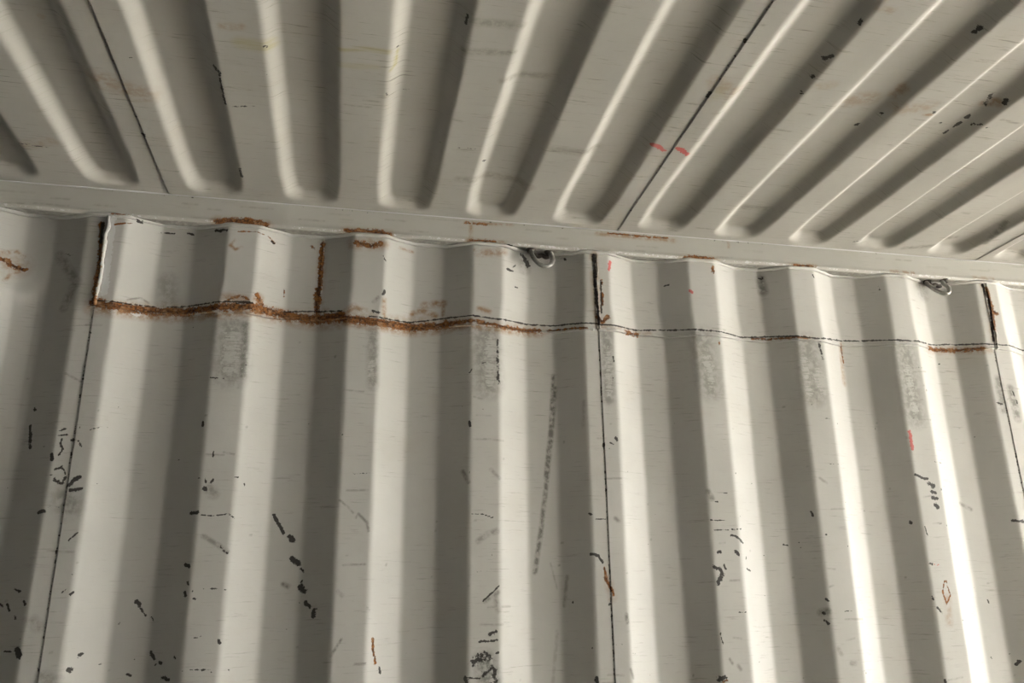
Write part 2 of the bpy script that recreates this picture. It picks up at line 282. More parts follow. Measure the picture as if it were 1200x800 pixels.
  ('w', 'R', 0.00247, 1.0, [0.0769, 1.4433, 0.0779, 1.4207, 0.08, 1.411]),
  ('w', 'R', 0.00245, 0.9, [0.0819, 1.4077, 0.0841, 1.3964]),
  ('w', 'D', 0.00196, 0.9, [0.0913, 1.3881, 0.0952, 1.3767]),
  ('w', 'G', 0.00195, 0.8, [0.0418, 1.3965, 0.0635, 1.3975]),
  ('w', 'D', 0.00138, 0.8, [0.2772, 1.6919, 0.2996, 1.6921, 0.3239, 1.6832]),
  ('w', 'G', 0.00629, 0.6, [0.2903, 1.6346, 0.3089, 1.6489, 0.3313, 1.6562]),
  ('w', 'D', 0.00257, 0.8, [0.3013, 1.513, 0.3196, 1.5281, 0.3361, 1.5435]),
  ('w', 'G', 0.00514, 0.8, [0.305, 1.5129, 0.3324, 1.5297]),
  ('w', 'D', 0.00407, 0.8, [0.3138, 1.4472, 0.3301, 1.4519]),
  ('w', 'D', 0.00253, 0.8, [0.2924, 1.4327, 0.3318, 1.4352]),
  ('w', 'D', 0.01103, 0.66, [0.2836, 1.3936, 0.2977, 1.4063, 0.3119, 1.4027]),
  ('w', 'D', 0.00801, 0.62, [0.303, 1.3705, 0.3225, 1.3829, 0.3259, 1.3569]),
  ('w', 'G', 0.02413, 0.9, [0.3048, 1.3947, 0.3153, 1.354]),
  ('w', 'P', 0.00504, 0.9, [0.319, 1.3944, 0.3206, 1.3538]),
  ('w', 'D', 0.00303, 0.9, [0.3298, 1.4105, 0.3334, 1.4121]),
  ('w', 'D', 0.00398, 1.0, [0.2648, 1.3649, 0.2681, 1.3569]),
  ('w', 'D', 0.00149, 0.9, [0.2697, 1.3649, 0.2942, 1.3626]),
  ('w', 'G', 0.00619, 0.6, [0.3268, 1.5195, 0.3339, 1.4939]),
  ('w', 'G', 0.00309, 0.8, [0.0366, 1.6896, 0.055, 1.6722, 0.0592, 1.6548]),
  ('w', 'G', 0.00151, 0.7, [0.0104, 1.5862, 0.0552, 1.5877]),
  ('w', 'D', 0.00327, 0.9, [0.5406, 1.6946, 0.5477, 1.6926]),
  ('w', 'D', 0.00142, 0.9, [0.5552, 1.6833, 0.577, 1.6835]),
  ('w', 'D', 0.00322, 1.0, [0.5424, 1.6081, 0.5574, 1.6044, 0.5665, 1.59]),
  ('w', 'R', 0.00268, 1.0, [0.5698, 1.5792, 0.5743, 1.5523, 0.5849, 1.5309]),
  ('w', 'R', 0.00374, 1.0, [0.5707, 1.5577, 0.5831, 1.5345, 0.5884, 1.5238]),
  ('w', 'S', 0.01068, 0.5, [0.5782, 1.5523, 0.5842, 1.5168]),
  ('w', 'D', 0.00318, 1.0, [0.5776, 1.5029, 0.5815, 1.5028]),
  ('w', 'G', 0.00424, 0.9, [0.6151, 1.4814, 0.6161, 1.4657]),
  ('w', 'D', 0.00411, 1.0, [0.5426, 1.3571, 0.5438, 1.3472]),
  ('w', 'G', 0.00548, 0.7, [0.601, 1.6856, 0.6067, 1.68]),
  ('w', 'D', 0.0021, 0.8, [0.5016, 1.509, 0.5016, 1.5073]),
  ('w', 'G', 0.00318, 0.6, [0.4914, 1.5625, 0.4844, 1.5005]),
  ('w', 'G', 0.00212, 0.5, [0.457, 1.5899, 0.4709, 1.536]),
  ('w', 'D', 0.00146, 0.8, [0.8281, 1.6836, 0.8658, 1.682]),
  ('w', 'D', 0.00145, 0.9, [0.8343, 1.6608, 0.9036, 1.6633]),
  ('w', 'D', 0.00281, 1.0, [0.8773, 1.6495, 0.8917, 1.6458, 0.9049, 1.6328]),
  ('w', 'D', 0.00389, 1.0, [0.84, 1.6117, 0.8464, 1.6136]),
  ('w', 'D', 0.00446, 1.0, [0.8841, 1.6136, 0.8898, 1.608]),
  ('w', 'D', 0.00496, 0.9, [0.8287, 1.5801, 0.8426, 1.5745, 0.8475, 1.5616]),
  ('w', 'D', 0.0066, 0.9, [0.843, 1.5579, 0.8335, 1.5451]),
  ('w', 'D', 0.00277, 0.9, [0.8518, 1.5837, 0.8552, 1.5763]),
  ('w', 'D', 0.00223, 0.8, [0.9116, 1.6027, 0.9108, 1.597]),
  ('w', 'D', 0.00222, 0.9, [0.9106, 1.5764, 0.9207, 1.5709]),
  ('w', 'D', 0.00164, 0.7, [0.8765, 1.483, 0.895, 1.4828]),
  ('w', 'D', 0.00215, 0.9, [0.8292, 1.4393, 0.8332, 1.4181]),
  ('w', 'D', 0.00529, 1.0, [0.8179, 1.3457, 0.8324, 1.3507]),
  ('w', 'R', 0.00318, 0.8, [0.8276, 1.3423, 0.8357, 1.3438]),
  ('w', 'G', 0.00321, 0.7, [0.8461, 1.3865, 0.8512, 1.3777]),
  ('w', 'G', 0.00427, 0.6, [0.8647, 1.3722, 0.87, 1.3652]),
  ('w', 'G', 0.00312, 0.7, [0.6182, 1.3718, 0.6236, 1.3548]),
  ('w', 'D', 0.0017, 0.9, [1.021, 1.6311, 1.034, 1.6292]),
  ('w', 'D', 0.00337, 0.9, [1.0998, 1.5077, 1.1027, 1.504]),
  ('w', 'G', 0.00892, 0.9, [1.0864, 1.4783, 1.0985, 1.4818]),
  ('w', 'D', 0.00334, 0.9, [1.0897, 1.4782, 1.0928, 1.4763]),
  ('w', 'D', 0.00334, 0.9, [1.0897, 1.4635, 1.0972, 1.4561]),
  ('w', 'D', 0.00355, 1.0, [1.3544, 1.6827, 1.3558, 1.6807]),
  ('w', 'D', 0.00351, 1.0, [1.3812, 1.5861, 1.3878, 1.5842]),
  ('w', 'K', 0.00234, 0.6, [1.3901, 1.5842, 1.4013, 1.5822]),
  ('w', 'R', 0.00233, 0.7, [1.4129, 1.5469, 1.4028, 1.5198, 1.4088, 1.4929, 1.4224, 1.5139, 1.4175, 1.5469]),
  ('w', 'S', 0.01044, 0.45, [1.4143, 1.5082, 1.4072, 1.4511]),
  ('w', 'D', 0.00347, 0.8, [1.3739, 1.5105, 1.3747, 1.5048]),
  ('w', 'D', 0.00288, 0.8, [1.3821, 1.4856, 1.3912, 1.4741]),
  ('w', 'D', 0.00366, 1.0, [1.641, 1.6885, 1.6702, 1.6861]),
  ('w', 'D', 0.0046, 1.0, [1.5906, 1.3556, 1.5984, 1.3613]),
  ('w', 'D', 0.00234, 0.9, [1.55, 1.5011, 1.5511, 1.4951]),
  ('w', 'D', 0.00229, 0.9, [1.5304, 1.3719, 1.5323, 1.37]),
  ('w', 'G', 0.00551, 0.6, [1.1403, 1.3705, 1.1488, 1.3703]),
  ('w', 'D', 0.00178, 0.8, [1.3838, 1.6718, 1.387, 1.6517]),
  ('w', 'D', 0.00336, 1.0, [1.3715, 1.3283, 1.3723, 1.3229]),
  ('w', 'G', 0.00552, 0.5, [1.113, 1.4015, 1.1178, 1.3907]),
  ('w', 'K', 0.00364, 0.8, [0.6196, 2.3063, 0.6155, 2.2824]),
  ('w', 'K', 0.00368, 0.9, [0.8257, 2.2426, 0.83, 2.2406]),
  ('w', 'D', 0.00366, 0.8, [0.7689, 2.2619, 0.7767, 2.2634]),
  ('w', 'D', 0.0024, 0.8, [0.5921, 2.2535, 0.594, 2.2468]),
  ('w', 'G', 0.01259, 0.8, [1.0385, 2.3018, 1.0412, 2.2681]),
  ('w', 'D', 0.00503, 0.8, [1.0346, 2.3022, 1.0448, 2.306]),
  ('w', 'R', 0.00499, 0.8, [0.8917, 2.3099, 0.8929, 2.2983]),
  ('w', 'D', 0.00256, 0.8, [1.1726, 2.3141, 1.1762, 2.3048]),
  ('w', 'D', 0.0026, 0.7, [1.3681, 2.2973, 1.3707, 2.2873]),
  ('w', 'D', 0.00236, 0.7, [0.3728, 2.2755, 0.3847, 2.2878]),
  ('w', 'D', 0.00353, 1.0, [0.3611, 2.2701, 0.3751, 2.2695]),
  ('w', 'D', 0.00175, 0.8, [0.3768, 2.23, 0.3885, 2.2286]),
  ('w', 'D', 0.00713, 0.9, [0.4042, 2.3182, 0.4179, 2.2943]),  # shadow left of the dark lashing ring, painted on the wall
  ('w', 'G', 0.01664, 0.6, [0.4115, 2.3203, 0.4084, 2.2853]),  # soft outer part of that painted ring shadow
  ('w', 'G', 0.02111, 0.5, [1.5181, 2.3188, 1.5189, 2.294]),  # painted shadow beside the right-hand lashing ring
  ('w', 'D', 0.0036, 0.7, [0.4976, 2.3189, 0.5109, 2.3126]),
  ('w', 'G', 0.01051, 0.6, [-0.6275, 2.2379, -0.5776, 2.1722, -0.5958, 2.1147]),
  ('w', 'D', 0.00211, 0.6, [-0.6121, 2.2401, -0.5955, 2.234]),
  ('c', 'K', 0.00455, 1.0, [0.581, 1.3455, 0.5942, 1.3463, 0.6107, 1.3597]),
  ('c', 'K', 0.00458, 1.0, [0.6345, 1.3453, 0.6475, 1.3495, 0.6677, 1.3659]),
  ('c', 'Y', 0.0064, 0.7, [-0.0388, 1.1592, 0.0029, 1.149, 0.0382, 1.1511]),
  ('c', 'Y', 0.00877, 0.35, [-0.0386, 1.2002, 0.019, 1.1962]),
  ('c', 'Y', 0.00278, 1.0, [0.0442, 1.2033, 0.0523, 1.1922, 0.0539, 1.1526]),
  ('c', 'D', 0.00128, 0.9, [0.0533, 1.1438, 0.0658, 1.1413]),
  ('c', 'Y', 0.01579, 0.7, [-0.1996, 1.1748, -0.1566, 1.1774]),
  ('c', 'S', 0.00921, 0.5, [-0.2233, 1.1394, -0.1967, 1.1343]),
  ('c', 'S', 0.02928, 0.5, [-0.4496, 1.327, -0.3922, 1.3542]),
  ('c', 'S', 0.01522, 0.35, [-0.5997, 1.5514, -0.6544, 1.5776]),
  ('c', 'D', 0.0033, 1.0, [-0.2539, 1.2508, -0.2457, 1.2636]),
  ('c', 'D', 0.00223, 1.0, [-0.246, 1.266, -0.2479, 1.3268, -0.2459, 1.3584]),
  ('c', 'D', 0.00338, 0.9, [-0.2462, 1.5892, -0.2466, 1.6257]),
  ('c', 'S', 0.00408, 0.8, [-0.5124, 1.1952, -0.5091, 1.1966]),
  ('c', 'D', 0.00153, 0.8, [-0.6676, 1.5705, -0.6307, 1.5764, -0.6045, 1.578]),
  ('c', 'D', 0.00212, 0.7, [-0.1645, 1.1746, -0.1595, 1.1802]),
  ('c', 'D', 0.00334, 0.6, [-0.1678, 1.2511, -0.1623, 1.2549]),
  ('c', 'D', 0.0019, 0.8, [-0.2373, 1.3623, -0.1954, 1.3516]),
  ('c', 'D', 0.0013, 0.7, [-0.4031, 1.2584, -0.3785, 1.2446]),
  ('c', 'D', 0.00412, 0.9, [0.78, 0.9357, 0.7795, 0.944]),
  ('c', 'D', 0.00383, 1.0, [0.7831, 1.0218, 0.7765, 1.037]),
  ('c', 'D', 0.00341, 1.0, [0.7812, 1.0796, 0.7825, 1.0843]),
  ('c', 'D', 0.00351, 1.0, [0.7848, 1.125, 0.7877, 1.127]),
  ('c', 'D', 0.00419, 1.0, [0.9846, 0.917, 0.9841, 0.9277]),
  ('c', 'D', 0.00381, 1.0, [0.9687, 1.2216, 0.9657, 1.2283]),
  ('c', 'D', 0.00247, 0.9, [0.9837, 1.1676, 0.9841, 1.1734]),
  ('c', 'S', 0.01177, 0.7, [0.9755, 1.0939, 0.9738, 1.1158]),
  ('c', 'D', 0.006, 0.8, [1.1567, 1.0866, 1.1702, 1.1149]),
  ('c', 'D', 0.00421, 1.0, [1.1874, 1.0835, 1.1891, 1.0915]),
  ('c', 'D', 0.005, 1.0, [1.1656, 1.1539, 1.1672, 1.1627]),
  ('c', 'D', 0.00509, 1.0, [1.167, 1.1811, 1.1675, 1.1934]),
  ('c', 'D', 0.00388, 0.9, [1.1634, 1.2101, 1.1633, 1.2197]),
  ('c', 'D', 0.00254, 0.9, [1.1299, 1.1881, 1.1338, 1.1904]),
  ('c', 'D', 0.00366, 1.0, [1.0682, 1.1343, 1.0718, 1.1365]),
  ('c', 'S', 0.0049, 0.9, [1.0543, 1.1426, 1.0709, 1.1424]),
  ('c', 'S', 0.02179, 0.45, [0.9097, 1.153, 0.9366, 1.1395]),
  ('c', 'S', 0.01942, 0.4, [0.9996, 1.1387, 1.0421, 1.1222]),
  ('c', 'S', 0.00977, 0.9, [1.1649, 1.1131, 1.1805, 1.0988]),
  ('c', 'D', 0.00379, 0.7, [1.1839, 1.1686, 1.1939, 1.1576]),
  ('c', 'D', 0.00253, 0.8, [1.2084, 1.1609, 1.2118, 1.1603]),
  ('c', 'D', 0.00208, 0.9, [-0.4155, 1.2056, -0.4147, 1.2076]),
  ('c', 'D', 0.00361, 1.0, [-0.4174, 1.4243, -0.4165, 1.427]),
  ('c', 'D', 0.00375, 1.0, [-0.4158, 1.4888, -0.4155, 1.4949]),
  ('c', 'D', 0.00318, 1.0, [0.615, 1.0116, 0.617, 1.0156]),
  ('c', 'D', 0.0035, 0.9, [0.6199, 1.1563, 0.6194, 1.1697]),
  ('c', 'D', 0.00232, 0.8, [0.0407, 1.2692, 0.0439, 1.2712]),
  ('c', 'D', 0.00338, 1.0, [0.256, 1.4812, 0.2608, 1.4874]),
  ('c', 'S', 0.01828, 0.4, [0.6177, 1.1233, 0.663, 1.1481]),
  ('c', 'Y', 0.01646, 0.3, [0.6291, 1.1652, 0.6353, 1.1429]),
  ('c', 'D', 0.00194, 0.8, [0.1572, 1.4251, 0.166, 1.4267]),
  ('c', 'D', 0.00151, 0.7, [0.6852, 1.2658, 0.6979, 1.2696]),
  ('c', 'D', 0.00253, 0.8, [0.1561, 1.0441, 0.1556, 1.0684]),
  ('c', 'D', 0.00187, 0.8, [0.0687, 1.2744, 0.0842, 1.2741]),
  ('c', 'S', 0.01155, 0.3, [0.7981, 1.1016, 0.8257, 1.0912]),
  ('c', 'S', 0.00704, 0.4, [0.7874, 0.9024, 0.8098, 0.9019]),
  ('c', 'G', 0.01399, 0.4, [0.2194, 1.554, 0.3747, 1.5639]),
  ('c', 'G', 0.0131, 0.4, [0.3904, 1.3977, 0.4815, 1.3974]),
  ('c', 'G', 0.01228, 0.4, [0.9062, 1.5928, 0.9716, 1.5899]),
  ('c', 'G', 0.01016, 0.5, [1.4244, 1.6974, 1.5405, 1.6493]),
  ('c', 'G', 0.00671, 0.7, [1.6188, 1.6351, 1.5954, 1.5371]),
  ('c', 'D', 0.00199, 0.8, [1.2671, 1.6883, 1.3048, 1.671]),
  ('c', 'G', 0.01019, 0.5, [0.1736, 1.0507, 0.2424, 1.0476]),
  ('c', 'G', 0.00859, 0.5, [0.1645, 1.1269, 0.2427, 1.1164]),
  ('c', 'G', 0.00909, 0.4, [0.2435, 1.1947, 0.3211, 1.1925]),
  ('w', 'S', 0.01352, 1.0, [-0.5311, 2.1147, -0.4954, 2.1113, -0.427, 2.113, -0.364, 2.115, -0.289, 2.1187, -0.2184, 2.1288, -0.1473, 2.126, -0.0775, 2.1161, -0.0207, 2.1148, 0.0418, 2.1103, 0.0904, 2.1092, 0.1406, 2.1102, 0.2267, 2.1223]),
  ('w', 'S', 0.01018, 0.9, [0.2268, 2.1202, 0.2757, 2.1221, 0.3445, 2.116, 0.4463, 2.1212]),
  ('w', 'S', 0.01479, 1.0, [-0.3868, 2.1136, -0.3392, 2.1178, -0.2888, 2.1167, -0.2182, 2.1268]),
  ('w', 'S', 0.01084, 0.9, [-0.2125, 2.1434, -0.2033, 2.1598]),
  ('w', 'S', 0.01294, 0.8, [-0.2724, 2.1513, -0.2346, 2.1498]),
  ('w', 'S', 0.00906, 0.8, [0.1669, 2.1752, 0.213, 2.1821]),
  ('w', 'S', 0.011, 0.8, [-0.06, 2.1421, -0.0786, 2.1345]),
  ('w', 'S', 0.01027, 0.9, [1.5001, 2.1346, 1.5912, 2.14, 1.6509, 2.1328]),
  ('w', 'D', 0.00156, 0.9, [-0.528, 2.1285, -0.4774, 2.128, -0.4292, 2.1325, -0.3626, 2.135]),
  ('r', 'R', 0.00554, 1.0, [-0.2992, 2.3282, -0.207, 2.33]),
  ('r', 'R', 0.00457, 1.0, [-0.0162, 2.325, 0.0699, 2.328]),
  ('r', 'R', 0.00497, 1.0, [0.8183, 2.3207, 0.8904, 2.3239]),
]


# ------------------------------------------------------------------ helpers
def struct(o, label, cat='container', parent=None):
    if parent is None:
        o['kind'] = 'structure'; o['label'] = label; o['category'] = cat
    return o

def empty(name, loc=(0, 0, 0)):
    o = bpy.data.objects.new(name, None); C.objects.link(o); o.location = loc
    return o

def mesh_obj(name, verts, faces, mat, parent=None, smooth=True):
    me = bpy.data.meshes.new(name)
    verts = np.asarray(verts, np.float32); faces = np.asarray(faces, np.int32)
    me.vertices.add(len(verts)); me.vertices.foreach_set('co', verts.ravel())
    n, k = faces.shape
    me.loops.add(n * k); me.loops.foreach_set('vertex_index', faces.ravel())
    me.polygons.add(n)
    me.polygons.foreach_set('loop_start', np.arange(0, n * k, k, dtype=np.int32))
    me.polygons.foreach_set('use_smooth', np.full(n, smooth))
    me.update(calc_edges=True); me.validate()
    me.materials.append(mat)
    o = bpy.data.objects.new(name, me); C.objects.link(o)
    if parent: o.parent = parent
    return o

def grid_faces(nr, nc, flip=False):
    i = np.arange(nr - 1)[:, None] * nc + np.arange(nc - 1)[None, :]
    i = i.ravel()
    f = np.stack([i, i + 1, i + nc + 1, i + nc], 1)
    return f[:, ::-1] if flip else f

def box(name, lo, hi, mat, parent=None):
    x0, y0, z0 = lo; x1, y1, z1 = hi
    v = [(x0,y0,z0),(x1,y0,z0),(x1,y1,z0),(x0,y1,z0),(x0,y0,z1),(x1,y0,z1),(x1,y1,z1),(x0,y1,z1)]
    f = [(0,3,2,1),(4,5,6,7),(0,1,5,4),(1,2,6,5),(2,3,7,6),(3,0,4,7)]
    return mesh_obj(name, v, f, mat, parent, smooth=False)

def tube(pts, rad, sides=8):
    """tube along a polyline; rad = scalar or array -> verts, faces (quads), closed ends by shrinking"""
    P = np.asarray(pts, float); n = len(P)
    r = np.full(n, rad) if np.isscalar(rad) else np.asarray(rad, float)
    P = np.vstack([P[0], P, P[-1]]); r = np.concatenate([[1e-5], r, [1e-5]]); n += 2
    T = np.gradient(P, axis=0); T[0] = T[1] = P[2] - P[1]; T[-1] = T[-2] = P[-2] - P[-3]
    T /= np.linalg.norm(T, axis=1)[:, None] + 1e-12
    ref = np.array([0.13, 0.21, 0.97]); A = np.cross(T[0], ref); A /= np.linalg.norm(A)
    V = []
    for i in range(n):
        A = A - T[i] * (A @ T[i]); A /= np.linalg.norm(A)
        B = np.cross(T[i], A)
        a = np.arange(sides) * 2 * math.pi / sides
        V.append(P[i] + r[i] * (np.cos(a)[:, None] * A + np.sin(a)[:, None] * B))
    V = np.vstack(V); F = []
    for i in range(n - 1):
        for k in range(sides):
            F.append((i * sides + k, i * sides + (k + 1) % sides, (i + 1) * sides + (k + 1) % sides, (i + 1) * sides + k))
    return V, np.array(F)

def merge(parts):
    V, F, o = [], [], 0
    for v, f in parts:
        V.append(v); F.append(np.asarray(f) + o); o += len(v)
    return np.vstack(V), np.vstack(F)

rng = np.random.default_rng(4)
def vnoise(x, seed, scale):
    """smooth 1-D value noise"""
    r = np.random.default_rng(seed).random(4096)
    t = np.asarray(x) / scale + 1000
    i = np.floor(t).astype(int); f = t - i; f = f * f * (3 - 2 * f)
    return r[i % 4096] * (1 - f) + r[(i + 1) % 4096] * f
def vnoise2(x, y, seed, sx, sy):
    r = np.random.default_rng(seed).random((256, 256))
    tx = np.asarray(x) / sx + 500; ty = np.asarray(y) / sy + 500
    i = np.floor(tx).astype(int); j = np.floor(ty).astype(int); f = tx - i; g = ty - j
    f = f * f * (3 - 2 * f); g = g * g * (3 - 2 * g)
    a = r[i % 256, j % 256]; b = r[(i + 1) % 256, j % 256]; c = r[i % 256, (j + 1) % 256]; d = r[(i + 1) % 256, (j + 1) % 256]
    return (a * (1 - f) + b * f) * (1 - g) + (c * (1 - f) + d * f) * g

KIND = {'R': (0, 0), 'D': (0, 1), 'G': (0, 2), 'S': (0, 3), 'P': (1, 0), 'K': (1, 1), 'Y': (1, 2), 'W': (1, 3)}
def paint(o, surf, extra=()):
    """store the wear (rust, chips, grime ...) and painted shade of this surface as vertex attributes; (x, z) on walls, (x, y) on the roof"""
    me = o.data; n = len(me.vertices)
    co = np.empty(n * 3, np.float32); me.vertices.foreach_get('co', co); co = co.reshape(-1, 3)
    a = co[:, 0]; b = co[:, 1] if surf == 'c' else co[:, 2]
    W = np.zeros((2, n, 4), np.float32)
    lo0, hi0, lo1, hi1 = a.min(), a.max(), b.min(), b.max()
    for s, kind, hw, st, pts in list(MARKS) + list(extra):
        if s != surf: continue
        P = np.array(pts, float).reshape(-1, 2)
        soft = kind in 'GSY'
        h = max(hw * (0.74 if kind == 'D' else 0.85 if kind == 'R' else 1.0), 0.0011 if not soft else 0.002)
        reach = 2 * h + 0.003
        mn, mx = P.min(0) - reach, P.max(0) + reach
        if mx[0] < lo0 or mn[0] > hi0 or mx[1] < lo1 or mn[1] > hi1: continue
        idx = np.nonzero((a > mn[0]) & (a < mx[0]) & (b > mn[1]) & (b < mx[1]))[0]
        if not len(idx): continue
        q = np.stack([a[idx], b[idx]], 1); best = np.full(len(idx), 1e9)
        if len(P) == 1: P = np.vstack([P, P])
        for p0, p1 in zip(P[:-1], P[1:]):
            d = p1 - p0; L = (d @ d) + 1e-12
            t = np.clip(((q - p0) @ d) / L, 0, 1)
            best = np.minimum(best, np.linalg.norm(q - p0 - t[:, None] * d, axis=1))
        m = st * np.clip(1 - 0.5 * best / h, 0, 1)
        if soft:
            m = st * np.clip(1.35 - best / h, 0, 1)
        L_, ch = KIND[kind]
        W[L_, idx, ch] = np.maximum(W[L_, idx, ch], m)
    for k, nm in enumerate(('wear_shade_a', 'wear_highlight_b')):
        at = me.attributes.new(nm, 'FLOAT_COLOR', 'POINT')
        at.data.foreach_set('color', W[k].ravel())

# ------------------------------------------------------------------ materials
def N(nt, kind, **kw):
    n = nt.nodes.new(kind)
    for k, v in kw.items():
        if k.startswith('i_'):
            key = k[2:]
            n.inputs[int(key) if key.isdigit() else key.replace('_', ' ')].default_value = v
        else: setattr(n, k, v)
    return n

def painted_metal(name, base, mottle=0.06, scratch=0.25, streak_axis='x', rough=0.55, bump=0.15, warm=(0.24,0.20,0.14)):
    """old enamel on steel; wear and some painted shade come from the mesh attributes wear_shade_a / wear_highlight_b"""
    m = bpy.data.materials.new(name); m.use_nodes = True
    nt = m.node_tree; L = nt.links.new; b = nt.nodes['Principled BSDF']
    tc = N(nt, 'ShaderNodeTexCoord')
    def noise(scale, detail=4, rough_=0.6, sc=(1, 1, 1), off=(0, 0, 0)):
        mp = N(nt, 'ShaderNodeMapping'); mp.inputs['Scale'].default_value = sc; mp.inputs['Location'].default_value = off
        L(tc.outputs['Object'], mp.inputs['Vector'])
        t = N(nt, 'ShaderNodeTexNoise'); t.inputs['Scale'].default_value = scale
        t.inputs['Detail'].default_value = detail; t.inputs['Roughness'].default_value = rough_
        L(mp.outputs[0], t.inputs['Vector']); return t.outputs['Fac']
    def math_(op, a, b_=None, c=None, clamp=False):
        n = N(nt, 'ShaderNodeMath', operation=op, use_clamp=clamp)
        for i, v in enumerate((a, b_, c)):
            if v is None: continue
            if isinstance(v, (int, float)): n.inputs[i].default_value = v
            else: L(v, n.inputs[i])
        return n.outputs[0]
    def ramp(v, lo, hi):
        n = N(nt, 'ShaderNodeMapRange', interpolation_type='SMOOTHSTEP'); L(v, n.inputs['Value'])
        n.inputs['From Min'].default_value = lo; n.inputs['From Max'].default_value = hi
        return n.outputs['Result']
    def mix(fac, a, c, blend='MIX'):
        n = N(nt, 'ShaderNodeMix', data_type='RGBA', blend_type=blend)
        if isinstance(fac, (int, float)): n.inputs[0].default_value = fac
        else: L(fac, n.inputs[0])
        for v, i in ((a, 6), (c, 7)):
            if isinstance(v, tuple): n.inputs[i].default_value = v + (1,)
            else: L(v, n.inputs[i])
        return n.outputs[2]
    wa = N(nt, 'ShaderNodeAttribute', attribute_name='wear_shade_a'); wb = N(nt, 'ShaderNodeAttribute', attribute_name='wear_highlight_b')
    sa = N(nt, 'ShaderNodeSeparateColor'); L(wa.outputs['Color'], sa.inputs[0])
    sb = N(nt, 'ShaderNodeSeparateColor'); L(wb.outputs['Color'], sb.inputs[0])
    R_, D_, G_, S_ = sa.outputs[0], sa.outputs[1], sa.outputs[2], wa.outputs['Alpha']
    P_, K_, Y_, W_ = sb.outputs[0], sb.outputs[1], sb.outputs[2], wb.outputs['Alpha']
    fine = noise(260, 3, 0.6); mid = noise(70, 4, 0.65); big = noise(3.2, 4, 0.6)
    st_sc = (6, 1, 90) if streak_axis == 'z' else (5, 90, 1)
    streak = noise(1.0 * 2.2, 5, 0.72, sc=st_sc)
    patchy = noise(9, 3, 0.6, off=(3.1, 7.7, 1.3))
    # base paint: broad mottling, faint yellowing, fine scuffs running along the container
    col = mix(ramp(big, 0.3, 0.7), tuple(c * (1 - mottle) for c in base), tuple(min(1, c * (1 + mottle * .6)) for c in base))
    col = mix(math_('MULTIPLY', ramp(patchy, 0.52, 0.75), 0.10), col, warm)
    sc_mask = math_('MULTIPLY', ramp(streak, 0.555, 0.70), ramp(patchy, 0.36, 0.58))
    col = mix(math_('MULTIPLY', sc_mask, scratch), col, (0.085, 0.078, 0.064))
    # soft layers
    g = math_('MULTIPLY', G_, math_('ADD', 0.30, math_('MULTIPLY', ramp(mid, 0.36, 0.60), 0.70)), clamp=True)
    g2 = math_('MULTIPLY', g, 0.85)
    col = mix(g2, col, (0.080, 0.078, 0.068))
    s = math_('MULTIPLY', S_, ramp(mid, 0.28, 0.66), clamp=True)
    col = mix(math_('MULTIPLY', s, 0.85), col, (0.185, 0.098, 0.038))
    y = math_('MULTIPLY', Y_, ramp(streak, 0.30, 0.60), clamp=True)
    col = mix(math_('MULTIPLY', y, 0.75), col, (0.21, 0.185, 0.055))
    # hard-edged layers
    med = noise(130, 4, 0.7, off=(5.3, 2.2, 8.1))
    jit = math_('ADD', math_('MULTIPLY', math_('SUBTRACT', med, 0.5), 1.5), math_('MULTIPLY', math_('SUBTRACT', mid, 0.5), 0.9))
    def hard(mv, thr=0.45, jm=1.0, w=0.05):
        v = math_('ADD', mv, math_('MULTIPLY', jit, jm))
        on = ramp(mv, 0.02, 0.10)
        return math_('MULTIPLY', ramp(v, thr - w, thr + w), on)
    pale = hard(math_('MULTIPLY', P_, ramp(streak, 0.35, 0.55)), 0.50, 1.2)
    col = mix(math_('MULTIPLY', pale, 0.8), col, tuple(min(1, c * 1.02) for c in base))
    white = hard(W_, 0.42, 1.0)
    col = mix(white, col, (0.40, 0.395, 0.39))
    rust = hard(R_, 0.42, 1.1, 0.16)
    rcol = mix(ramp(med, 0.38, 0.62), (0.040, 0.016, 0.008), (0.170, 0.068, 0.018))
    rcol = mix(ramp(mid, 0.50, 0.72), rcol, (0.235, 0.140, 0.075))
    col = mix(rust, col, rcol)
    red = hard(K_, 0.40, 1.0); col = mix(math_('MULTIPLY', red, 0.85), col, (0.34, 0.05, 0.045))
    dark = hard(D_, 0.42, 1.15, 0.09); col = mix(math_('MULTIPLY', dark, 0.93), col, (0.012, 0.010, 0.008))
    L(col, b.inputs['Base Color'])
    rr = math_('ADD', rough, math_('MULTIPLY', math_('MAXIMUM', math_('MAXIMUM', rust, s), g), 0.4), clamp=True)
    rr = math_('ADD', rr, math_('MULTIPLY', math_('SUBTRACT', big, 0.5), 0.15), clamp=True)
    L(rr, b.inputs['Roughness'])
    b.inputs['Specular IOR Level'].default_value = 0.22
    bp = N(nt, 'ShaderNodeBump'); bp.inputs['Strength'].default_value = bump; bp.inputs['Distance'].default_value = 0.002
    hgt = math_('ADD', math_('MULTIPLY', mid, 0.5), math_('SUBTRACT', math_('MULTIPLY', rust, 0.8), math_('MULTIPLY', dark, 0.6)))
    L(hgt, bp.inputs['Height']); L(bp.outputs[0], b.inputs['Normal'])
    return m

